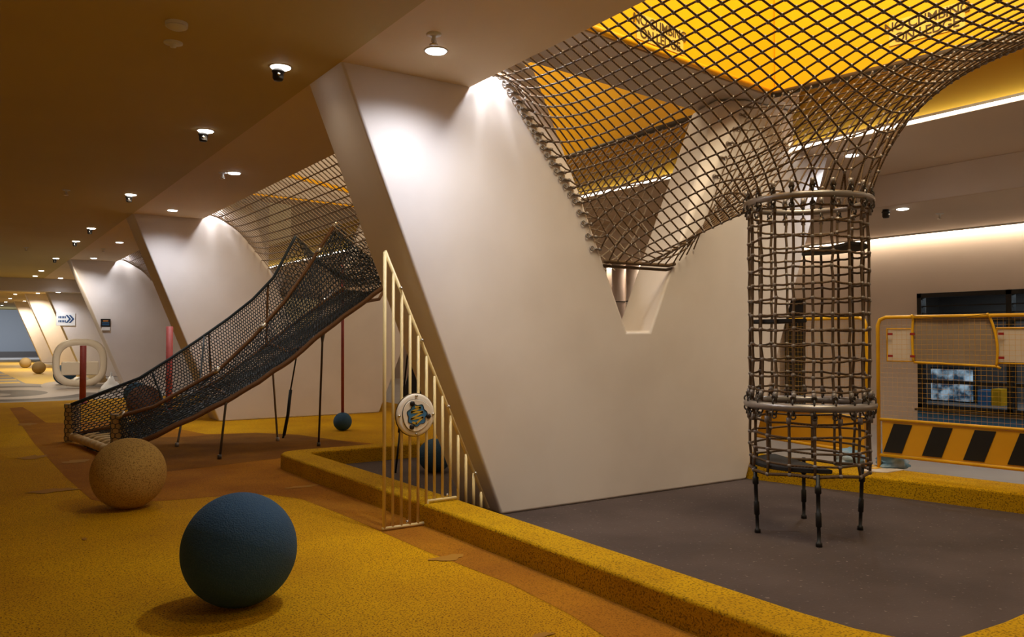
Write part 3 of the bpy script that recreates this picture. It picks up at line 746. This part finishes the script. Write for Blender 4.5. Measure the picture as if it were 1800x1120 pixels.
def stroke(p, q, w):
    a = Vector((p[0], 0, p[1])); c_ = Vector((q[0], 0, q[1])); d = (c_ - a).normalized(); nn = Vector((-d.z, 0, d.x))*w
    o = Vector((DC.x, DC.y - .0288, DC.z)); zig.prism([o + a - nn - d*w*.6, o + c_ - nn + d*w*.6, o + c_ + nn + d*w*.6, o + a + nn - d*w*.6], (0, -.0015, 0))
for p, q in zip(zz[:-1], zz[1:]): stroke(p, q, .0065)
zig.build('emblem_zigzag', M['mustard_paint'], dsc)
for a in (2.0, 4.25, 6.15):
    p = DC + Vector((.080*math.cos(a), -.028, .080*math.sin(a)))
    b = MB(); b.lathe([(.016, .002), (.016, -.006), (.011, -.011), (.001, -.012)], p, 16, axis='y'); b.build('knob', M['black'], dsc)
for a in (PI/2, -PI/2, 0, PI):
    b = MB(); p = DC + Vector((.118*math.cos(a), -.016, .118*math.sin(a))); b.lathe([(.009, 0), (.009, -.006), (.001, -.008)], p, 10, axis='y'); b.build('screw', M['chrome'], dsc)

dsc.matrix_basis = Matrix.Translation(DC) @ Matrix.Diagonal((DS, 1, DS, 1)) @ Matrix.Translation(-DC)

# ------------------------------------------------------------------ balls
def ball(x, y, r, m, label, sink=0.006, z=0.0, group='rubber balls on the playground floor'):
    b = MB(); b.ball((x, y, z + r - sink), r, 48, 28)
    o = b.build('rubber_ball', m); tag(o, label, 'ball', group); return o
ball(1.128, 4.06, 0.272, M['ball_blue'], 'large dark blue rubber ball in the foreground on the yellow floor')
ball(1.055, 6.80, 0.268, M['ball_yellow'], 'large yellow-tan rubber ball in front of the net slide')
ball(3.79, 6.98, 0.162, M['ball_blue'], 'blue ball inside the kerbed pit behind the cream gate')
ball(2.42, 14.2, 0.265, M['ball_brown'], 'dark brown ball seen through the blue slide netting')
ball(2.75, 17.0, 0.22, M['ball_blue'], 'blue ball beyond the slide netting near the second pier')
ball(2.22, 33.3, 0.22, M['ball_beige'], 'beige ball in front of the golden pier, nearer of two')
ball(2.16, 39.7, 0.22, M['ball_beige'], 'beige ball farther back beside the end wall, left of the other')
ball(2.30, 25.3, 0.28, M['ball_blue'], 'blue ball partly hidden behind the white ring seat')

# ------------------------------------------------------------------ pink posts and ball swing
def post(x, y, z1, r, label):
    t = thing('padded_post', (x, y, 0), label, 'post', 'pink padded posts')
    b = MB(); b.tube([(x, y, 0), (x, y, z1)], r, 14); b.build('pole', M['pink'], t)
    b = MB(); b.lathe([(r*1.5, 0), (r*1.5, .03), (r*1.1, .05), (r*1.02, .05)], (x, y, 0), 16); b.build('collar', M['pink'], t)
post(1.935, 17.85, 1.13, 0.058, 'pink padded post in front of the white ring seat')
post(2.45, 12.45, 1.45, 0.046, 'pink padded post behind the upper rim of the net slide')
t = thing('ball_swing', (4.38, 10.74, 0), 'small blue ball on a thin pink pole before the second pier', 'ball swing')
b = MB(); b.ball((4.38, 10.74, 0.125), 0.127, 32, 20); b.build('ball', M['ball_blue'], t)
b = MB(); b.tube([(4.38, 10.74, .22), (4.37, 10.74, 2.3)], 0.021, 10); b.build('pole', M['pink'], t)

# ------------------------------------------------------------------ white ring seat, litter
RC = Vector((2.47, 23.4, 0.64))
rs = thing('ring_seat', (2.47, 23.4, 0), 'white rounded square ring with crossbar standing on the far grey floor', 'play ring')
b = MB(); vs = []; n = 56
prof = [(-.055, -.10), (-.035, -.13), (.06, -.13), (.10, -.09), (.11, .0), (.10, .09), (.06, .13), (-.035, .13), (-.055, .10)]
rt = Vector((math.cos(math.radians(5)), -math.sin(math.radians(5)), 0)); fw = Vector((-rt.y, rt.x, 0))
for k in range(n):
    a = 2*PI*k/n; ca, sa = math.cos(a), math.sin(a)
    e = 0.74
    dx = math.copysign(abs(ca)**e, ca); dz = math.copysign(abs(sa)**e, sa)
    for pr_, py in prof: vs.append(RC + rt*dx*(0.51 + pr_) + Vector((0, 0, dz*(0.50 + pr_))) + fw*py)
m_ = len(prof)
b.add(vs, [(k*m_ + j, k*m_ + (j+1) % m_, ((k+1) % n)*m_ + (j+1) % m_, ((k+1) % n)*m_ + j) for k in range(n) for j in range(m_)], True)
b.build('ring', M['white_plastic'], rs, recalc=True)
b = MB(); p0 = RC - rt*0.42; p1 = RC + rt*0.42
def bx4(z): return [p0 - fw*.12 + Vector((0, 0, z)), p1 - fw*.12 + Vector((0, 0, z)), p1 + fw*.12 + Vector((0, 0, z)), p0 + fw*.12 + Vector((0, 0, z))]
b.hexa(bx4(-.31), bx4(.03)); b.build('crossbar', M['white_plastic'], rs, bevel=(.03, 3))
def crumple(name, x, y, sx, sy, sz, m, label, cat, peak=0.0, z=0.0, seed=1):
    rnd = random.Random(seed); b = MB(); nn, mm = 18, 9; vs = []
    for i in range(mm):
        f = i/(mm - 1)
        for k in range(nn):
            a = 2*PI*k/nn; rr = math.cos(f*PI/2)**(0.6 + peak) * (1 + rnd.uniform(-.22, .22)) + 0.03
            vs.append((x + sx*rr*math.cos(a), y + sy*rr*math.sin(a), z + sz*f*(1 + rnd.uniform(-.12, .12)) if i else z))
    fs = [(i*nn + k, i*nn + (k+1) % nn, (i+1)*nn + (k+1) % nn, (i+1)*nn + k) for i in range(mm - 1) for k in range(nn)] + [tuple(range(nn))[::-1], tuple((mm-1)*nn + k for k in range(nn))]
    b.add(vs, fs, True); return tag(b.build(name, m), label, cat)
crumple('plastic_bag', 2.85, 20.9, 0.24, 0.16, 0.46, M['white_film'], 'white plastic bag slumped on the floor at the third pier', 'bag', 1.2, seed=3)
crumple('plastic_bag', 2.62, 24.6, 0.32, 0.25, 0.24, M['white_film'], 'crumpled white bag seen through the lower ring opening', 'bag', 0.0, seed=5)
crumple('cardboard_scrap', 3.15, 25.9, 0.3, 0.2, 0.34, M['ball_beige'], 'tan scrap behind the crumpled white bag', 'litter', 0.0, seed=8)

# ------------------------------------------------------------------ wall signs
t = thing('direction_sign', (2.68, 29.69, 1.86), 'white sign with dark blue double chevron pointing right on a far pier', 'sign')
b = MB(); b.box((2.44, 29.672, 1.66), (2.98, 29.694, 2.06)); b.build('board', M['sign_white'], t, bevel=(.004, 2))
b = MB()
def chev(x, z, w, h):
    for s in (1, -1): b.prism([(x, 29.671, z), (x + w, 29.671, z), (x + w - .10, 29.671, z + s*h), (x - .10, 29.671, z + s*h)][::s], (0, -.003, 0))
chev(2.80, 1.875, .06, .125); chev(2.89, 1.875, .06, .125)
b.build('chevrons', M['sign_blue'], t)
b = MB()
for z in (1.93, 1.80):
    x = 2.50
    for wd in (.03, .04, .025, .04, .03):
        b.box((x, 29.668, z - .035), (x + wd, 29.672, z + .035)); x += wd + .012
b.build('print_lines', M['sign_blue'], t)
t = thing('notice_board', (2.78, 21.40, 1.6), 'small black notice with a pale strip below on the third pier', 'sign')
b = MB(); b.box((2.68, 21.385, 1.54), (2.89, 21.408, 1.725)); b.build('board', M['black'], t)
b = MB(); b.box((2.70, 21.386, 1.455), (2.885, 21.408, 1.53)); b.build('strip', M['sign_white'], t)
b = MB(); b.box((2.73, 21.383, 1.665), (2.84, 21.386, 1.69)); b.build('heading', M['orange_print'], t)
b = MB()
for z in (1.63, 1.605, 1.58): b.box((2.71, 21.383, z), (2.86, 21.386, z + .010))
b.build('print_lines', M['counter_blue'], t)

# ------------------------------------------------------------------ netting slide
sld = thing('net_slide', (1.3, 10.4, 0), 'dark blue netting slide with brown ropes rising from two short posts to the hanging net', 'slide')
near_rim = [(1.38, 9.50, .46), (1.70, 9.40, .554), (2.372, 9.40, .934), (2.74, 9.40, 1.29), (3.108, 9.40, 1.714), (3.40, 9.40, 2.14), (3.60, 9.40, 2.47), (3.74, 9.40, 2.69)]
near_bot = [(1.40, 9.45, .10), (1.70, 9.25, .27), (2.415, 9.20, .596), (2.75, 9.20, .79), (3.10, 9.20, 1.03), (3.415, 9.20, 1.282), (3.874, 9.20, 1.623), (4.40, 9.20, 2.00)]
far_rim = [(1.09, 11.2, .48), (1.80, 10.9, .792), (2.16, 10.9, 1.031), (2.50, 10.9, 1.27), (2.853, 10.85, 1.54), (3.12, 10.7, 1.79), (3.36, 10.6, 2.08), (3.66, 10.6, 2.66)]
far_bot = [(1.12, 11.2, .10), (1.75, 10.8, .27), (2.40, 10.75, .58), (2.74, 10.7, .78), (3.08, 10.7, 1.02), (3.40, 10.7, 1.27), (3.85, 10.7, 1.61), (4.38, 10.7, 1.98)]
def curve(P, t):
    t = max(0, min(1, t))*(len(P) - 1); i = min(int(t), len(P) - 2); return lerp(P[i], P[i+1], t - i)
def hexnet(b, P, nu, nv, r, n=3):
    """hexagonal netting over P(u, v) with u, v in 0..1"""
    def node(i, j): return P(min(1, max(0, i/nu)), min(1, max(0, j/nv)))
    done = {}
    for j in range(nv + 1):
        for i in range(nu):
            # zigzag rows; vertical links at alternating nodes
            pa = node(i, j + (0.28 if (i + j) % 2 else 0)); pb = node(i + 1, j + (0.28 if (i + 1 + j) % 2 else 0))
            b.tube([pa, pb], r, n, caps=False)
            if j < nv and (i + j) % 2:
                b.tube([pa, node(i, j + 1)], r, n, caps=False)
side_n = MB(); side_f = MB(); bed = MB()
wob = lambda u, v: Vector((0, 0, 0.018*math.sin(23*u + 5*v)*math.sin(9*v + 2)))
hexnet(side_n, lambda u, v: lerp(curve(near_bot, u), curve(near_rim, u), v) + Vector((0, .03*math.sin(13*u), 0))*math.sin(PI*v), 168, 15, .0066)
hexnet(side_f, lambda u, v: lerp(curve(far_bot, u), curve(far_rim, u), v) + Vector((0, .03*math.sin(11*u), 0))*math.sin(PI*v), 168, 15, .0066)
hexnet(bed, lambda u, v: lerp(curve(near_bot, u), curve(far_bot, u), v) + Vector((0, 0, -.10*math.sin(PI*v))) + wob(u, v), 168, 32, .0085)
side_n.build('side_netting', M['blue_net'], sld); side_f.build('side_netting', M['blue_net'], sld); bed.build('bed_netting', M['dark_net'], sld)
# netting that closes the top between the peaks and the hanging net
top = MB()
hexnet(top, lambda u, v: lerp(lerp((3.66, 10.6, 2.66), (3.74, 9.40, 2.69), u) + Vector((0, 0, -.42*math.sin(PI*u))), lerp((4.38, 10.7, 1.98), (4.40, 9.2, 2.0), u), v), 34, 22, .0066)
top.build('hood_netting', M['dark_net'], sld)
gus = MB()
hexnet(gus, lambda u, v: lerp(lerp((3.74, 9.40, 2.69), (4.75, 9.35, 2.20), u), lerp((4.0, 9.2, 1.75), (4.75, 9.2, 2.12), u), v), 28, 15, .0066)
gus.build('gusset_netting', M['dark_net'], sld)
def rope(P, r, m, name='edge_rope', sub=4, wig=0.0):
    b = MB(); pts = []
    for i in range(len(P) - 1):
        for s in range(sub): pts.append(lerp(P[i], P[i+1], s/sub) + Vector((0, random.uniform(-wig, wig), random.uniform(-wig, wig))))
    pts.append(Vector(P[-1])); b.tube(pts, r, 7); return b.build(name, m, sld)
rope(near_rim, .021, M['rope_brown']); rope(far_rim, .019, M['blue_net'])
rope(near_bot[:1] + near_bot[1:] + [(4.85, 9.2, 2.34)], .030, M['rope_brown'], wig=.010); rope(far_bot, .024, M['rope_brown'], wig=.008)
rope([(4.0, 9.2, 1.72), (4.4, 9.6, 1.78), (4.7, 10.0, 2.0)], .02, M['rope_brown'], 'cross_rope')
rope([(2.55, 9.2, .66), (2.62, 9.9, .60), (2.6, 10.7, .70), (2.62, 10.9, 1.36)], .013, M['rope_brown'], 'cross_rope', wig=.01)
rope([(3.3, 9.2, 1.2), (3.33, 9.9, 1.12), (3.3, 10.7, 1.22), (3.3, 10.65, 2.0)], .015, M['rope_brown'], 'cross_rope', wig=.01)
rope([(1.95, 10.9, .85), (2.05, 10.8, .52), (2.0, 10.0, .36)], .012, M['blue_net'], 'cross_rope', wig=.01)
rope([(2.45, 9.4, 1.0), (2.35, 10.2, .7), (2.55, 10.85, 1.3)], .011, M['blue_net'], 'cross_rope', wig=.01)
for p in ((1.40, 9.5, .47), (2.86, 9.4, 1.42), (3.52, 9.4, 2.33), (3.72, 9.4, 2.66), (2.35, 9.4, .92)):
    b = MB(); b.tube([Vector(p) - Vector((.03, 0, .03)), p, Vector(p) + Vector((.03, 0, .035))], [.024, .029, .024], 8); b.build('rope_clip', M['chrome'], sld)
# mouth posts wrapped in net and the roller log
for (x, y) in ((1.40, 9.62), (1.13, 11.42)):
    b = MB(); b.lathe([(.085, 0), (.085, .46), (.08, .475), (.001, .48)], (x, y, 0), 24); po = b.build('post', M['cream_rope'], sld)
    b = MB()
    hexnet(b, lambda u, v: Vector((x + .089*math.cos(2*PI*u), y + .089*math.sin(2*PI*u), .02 + .45*v)), 14, 9, .0045)
    b.build('post_netting', M['blue_net'], po)
b = MB(); a0, a1 = Vector((1.12, 11.30, .085)), Vector((1.33, 9.55, .085))
for k in range(9):
    p, q = lerp(a0, a1, k/9 + .008), lerp(a0, a1, (k+1)/9 - .008)
    b.tube([p, lerp(p, q, .15), lerp(p, q, .85), q], [.038, .05, .05, .038], 10)
b.build('roller_log', M['cream_rope'], sld)
for k in range(8):
    p = lerp(a0, a1, (k + .9)/9); q = p + Vector((.30, .04, .06))
    b = MB(); b.tube([p, lerp(p, q, .3) + Vector((0, 0, .02)), q], [.026, .026, .016], 8); b.build('tie_roll', M['cream_rope'], sld)
for (x, y, xt, yt, zt, m) in ((2.268, 8.937, 2.40, 9.2, .60, 'dark_steel'), (3.512, 9.346, 3.50, 9.2, 1.34, 'dark_steel'), (2.106, 10.23, 2.3, 10.7, .52, 'grey_steel'), (3.26, 10.087, 3.22, 10.2, 1.0, 'grey_steel')):
    b = MB(); b.tube([(xt, yt, zt), lerp((xt, yt, zt), (x, y, 0), .08), (x, y, 0)], [.03, .013, .013], 8); b.tube([(x, y, .05), (x, y, 0)], .022, 8); b.build('support_rod', M[m], sld)
b = MB(); b.tube([(3.62, 10.3, 1.35), (3.50, 10.32, .62)], .010, 6); b.tube([(3.50, 10.32, .62), (3.47, 10.33, .30), (3.42, 10.33, .04)], .022, 8); b.tube([(3.42, 10.33, .05), (3.405, 10.332, 0)], .014, 8); b.build('turnbuckle_rod', M['black'], sld)

# anchor cable and dark seat behind the gate
t = thing('anchor_cable', (3.43, 7.1, 0), 'black anchor cable with turnbuckle rising from the pit behind the cream gate', 'cable')
b = MB(); b.tube([(3.435, 7.11, 0), (3.49, 7.13, .38)], .010, 6); b.tube([(3.49, 7.13, .38), (3.52, 7.15, .62)], .022, 8); b.tube([(3.52, 7.15, .62), (3.72, 7.25, 1.9), (3.80, 7.3, 2.4)], .008, 6); b.build('cable', M['black'], t)
t = thing('net_pouch', (4.12, 8.1, 2.3), 'dark pouch on a thin net column hanging behind the emblem of the gate', 'net pouch')
b = MB(); 
for k in range(10):
    a = 2*PI*k/10
    b.tube([(4.13 + .05*math.cos(a), 8.1 + .05*math.sin(a), 3.0), (4.13 + .045*math.cos(a), 8.1 + .045*math.sin(a), .94)], .006, 5)
for z in np.arange(1.0, 3.0, .055): b.torus((4.13, 8.1, z), .05 + .0*z, .005, 14, 4)
b.build('net_column', M['dark_net'], t)
b = MB(); b.lathe([(.035, .95), (.060, .88), (.115, .70), (.12, .60), (.10, .57), (.001, .56)], (4.13, 8.1, 0), 20); b.build('pouch', M['black_rubber'], t)

# ------------------------------------------------------------------ barriers on the right
def barrier(base, d, L, label, panels, tarp=False, zt=1.47, z0=0.16):
    """tubular mesh barrier: base = foot at one end, d = unit direction along it"""
    d = Vector(d).normalized(); base = Vector(base); up = Vector((0, 0, 1)); nn = Vector((d.y, -d.x, 0))
    if nn.x > 0: nn = -nn                                 # towards the play pit
    P = lambda s, z, o=0.0: base + d*s + up*(z - base.z) + nn*o
    t = thing('mesh_barrier', base, label, 'barrier', 'yellow mesh barriers behind the kerb')
    b = MB(); r = .0165
    b.tube([P(0, base.z), P(0, zt - .07), P(.02, zt - .02), P(.07, zt), P(L - .07, zt), P(L - .02, zt - .02), P(L, zt - .07), P(L, base.z)], r, 10)
    b.tube([P(0, .58), P(L, .58)], r*.85, 8); b.tube([P(0, .27), P(L, .27)], r*.85, 8)
    b.build('frame', M['barrier_yellow'], t)
    b = MB()
    for s in np.arange(.04, L - .02, .041): b.tube([P(s, .58), P(s, zt)], .00085, 4, caps=False)
    for z in np.arange(.62, zt - .02, .041): b.tube([P(0, z), P(L, z)], .00085, 4, caps=False)
    b.build('wire_mesh', M['barrier_yellow'], t)
    b = MB(); b.prism([P(.03, .285), P(L - .03, .285), P(L - .03, .565), P(.03, .565)], nn*-.006); bd = b.build('board', M['stripe_yellow'], t)
    if panels:
        b = MB(); s = .04
        while s + .26 < L:
            q = [P(s, .30, .004), P(s + .155, .30, .004), P(s + .245, .55, .004), P(s + .09, .55, .004)]
            if d.y < 0: pass
            b.prism(q, nn*.002); s += .32
        b.build('stripes', M['black'], bd)
        for s0, s1 in ((.07, .335), (.93, 1.5)):
            b = MB(); b.prism([P(s0, 1.10, -.030), P(s1, 1.10, -.030), P(s1, 1.36, -.030), P(s0, 1.36, -.030)], nn*.004); pn = b.build('reflector_panel', M['pale_sheet'], t)
            b = MB()
            for q in ([P(s0, 1.09, -.024), P(s1, 1.09, -.024), P(s1, 1.37, -.024), P(s0, 1.37, -.024)],): b.tube(q, .009, 6, closed=True)
            b.build('panel_border', M['barrier_yellow'], pn)
            for ss in (s0 + .04, s1 - .04):
                for z in (1.135, 1.325):
                    b = MB(); b.prism([P(ss - .020, z - .010, .006), P(ss + .020, z - .010, .006), P(ss + .020, z + .010, .006), P(ss - .020, z + .010, .006)], nn*.006); b.build('reflector', M['red'], pn)
    b = MB()
    for s in (0, L): b.box(P(s, base.z) - Vector((.10, .03, 0)), P(s, base.z) + Vector((.10, .03, .012)))
    b.build('foot', M['barrier_yellow'], t)
    return P, nn, t
Pb, nb, tb = barrier((6.66, 4.16, .15), (0.155, -1, 0), 2.0, 'yellow mesh barrier with black striped board and red reflectors at right', True)
# hung cloth over the barrier
cn = thing('hanging_cloth', Pb(.6, 1.4, .05), 'grey-brown cloth with yellow edging hung over the right barrier', 'cloth')
b = MB(); nu, nv = 20, 14; vs = []
for j in range(nv + 1):
    for i in range(nu + 1):
        u, v = i/nu, j/nv
        s = .30 + .58*u - .0*v + .03*math.sin(PI*v)*(1 if u > .5 else -.3) + .05*v*u; z = 1.485 - .40*v - .025*math.sin(PI*u)*(1 - v) - .02*u*v
        vs.append(Pb(s, z, (.019 if v < .06 else -.013) + .006*math.sin(8*u + 3*v)*v))
b.add(vs, [(j*(nu+1) + i, j*(nu+1) + i + 1, (j+1)*(nu+1) + i + 1, (j+1)*(nu+1) + i) for j in range(nv) for i in range(nu)], True)
b.add([Vector(v) - nb*.004 for v in vs], [(j*(nu+1) + i, (j+1)*(nu+1) + i, (j+1)*(nu+1) + i + 1, j*(nu+1) + i + 1) for j in range(nv) for i in range(nu)], True)
b.build('fabric', M['tarp'], cn)
b = MB(); g4 = lambda i, j: Vector(vs[j*(nu+1) + i]) + nb*.012
b.tube([g4(0, j) for j in range(nv + 1)], .011, 6); b.tube([g4(nu, j) for j in range(nv + 1)], .011, 6); b.tube([g4(i, nv) for i in range(nu + 1)] + [g4(nu, nv) + Vector((.0, -.03, -.015))], .011, 6)
b.build('edging', M['barrier_yellow'], cn)
barrier((6.64, 4.26, .15), (0.16, 1, 0), 1.9, 'yellow mesh barrier with plain orange board behind the rope tower', False)
# cream slatted gate behind the tower
t = thing('safety_gate', (7.0, 5.9, 0), 'low cream slatted gate half hidden behind the rope tower', 'gate')
for k in range(4):
    x = 6.72 + .07*k; zt_ = 1.02 + (.12 if k in (1, 2) else .04)
    b = MB(); b.tube([(x, 5.75 + .02*k, .15), (x, 5.75 + .02*k, zt_)], .016, 8); b.build('bar', M['cream_metal'], t)
b = MB(); b.tube([(6.72, 5.75, 1.02), (6.74, 5.755, 1.12), (6.83, 5.78, 1.18), (6.91, 5.80, 1.12), (6.93, 5.81, 1.02)], .014, 8); b.tube([(6.70, 5.75, .17), (6.95, 5.81, .17)], .014, 8); b.build('frame', M['cream_metal'], t)
crumple('sandbag', 6.83, 4.14, .15, .11, .18, M['sandbag'], 'blue sandbag at the foot of the right barrier', 'sandbag', -.3, .0 + .15, seed=11).location.z = 0
crumple('sandbag', 6.62, 4.42, .15, .11, .15, M['sandbag'], 'blue and white sandbag behind the rope tower leg', 'sandbag', -.3, .15, seed=13)
b = MB(); b.prism([(6.36, 4.16, .151), (6.50, 3.98, .151), (6.74, 3.98, .151), (6.80, 4.20, .151), (6.55, 4.30, .151)], (0, 0, .006)); tag(b.build('paper_sheet', M['pale_sheet']), 'flat pale paper sheet lying on the kerb under the sandbag', 'paper')

# kiosk interior seen through the window
t = thing('display_screen', (12.6, 6.7, .3), 'blue-white lit display behind the window at right', 'screen')
b = MB(); b.box((12.6, 6.36, .32), (12.64, 6.98, .80)); b.build('panel', M['screen'], t)
b = MB(); b.box((12.64, 6.33, .30), (12.72, 7.01, .83)); b.build('casing', M['black'], t)
t = thing('cabinet', (12.6, 6.0, .3), 'small blue cabinet with a yellow end standing inside the window', 'cabinet')
b = MB(); b.box((12.45, 6.01, .30), (12.7, 6.2, .52)); b.build('body', M['counter_blue'], t)
b = MB(); b.box((12.45, 5.87, .30), (12.7, 6.005, .54)); b.build('end_panel', M['barrier_yellow'], t)
# pipes seen in the notch
for x, y, nm in ((10.55, 12.55, 'left'), (10.85, 12.35, 'middle'), (10.90, 11.98, 'right')):
    t = thing('drain_pipe', (x, y, 0), 'pale vertical pipe seen through the pier notch, %s one of three' % nm, 'pipe', 'pipes by the right wall')
    b = MB(); b.tube([(x, y, 0), (x, y, 2.745)], .13, 20); b.build('pipe', M['plaster'], t)
    b = MB(); b.torus((x, y, 2.0), .133, .012, 24, 6); b.build('clamp_ring', M['dark_steel'], t)
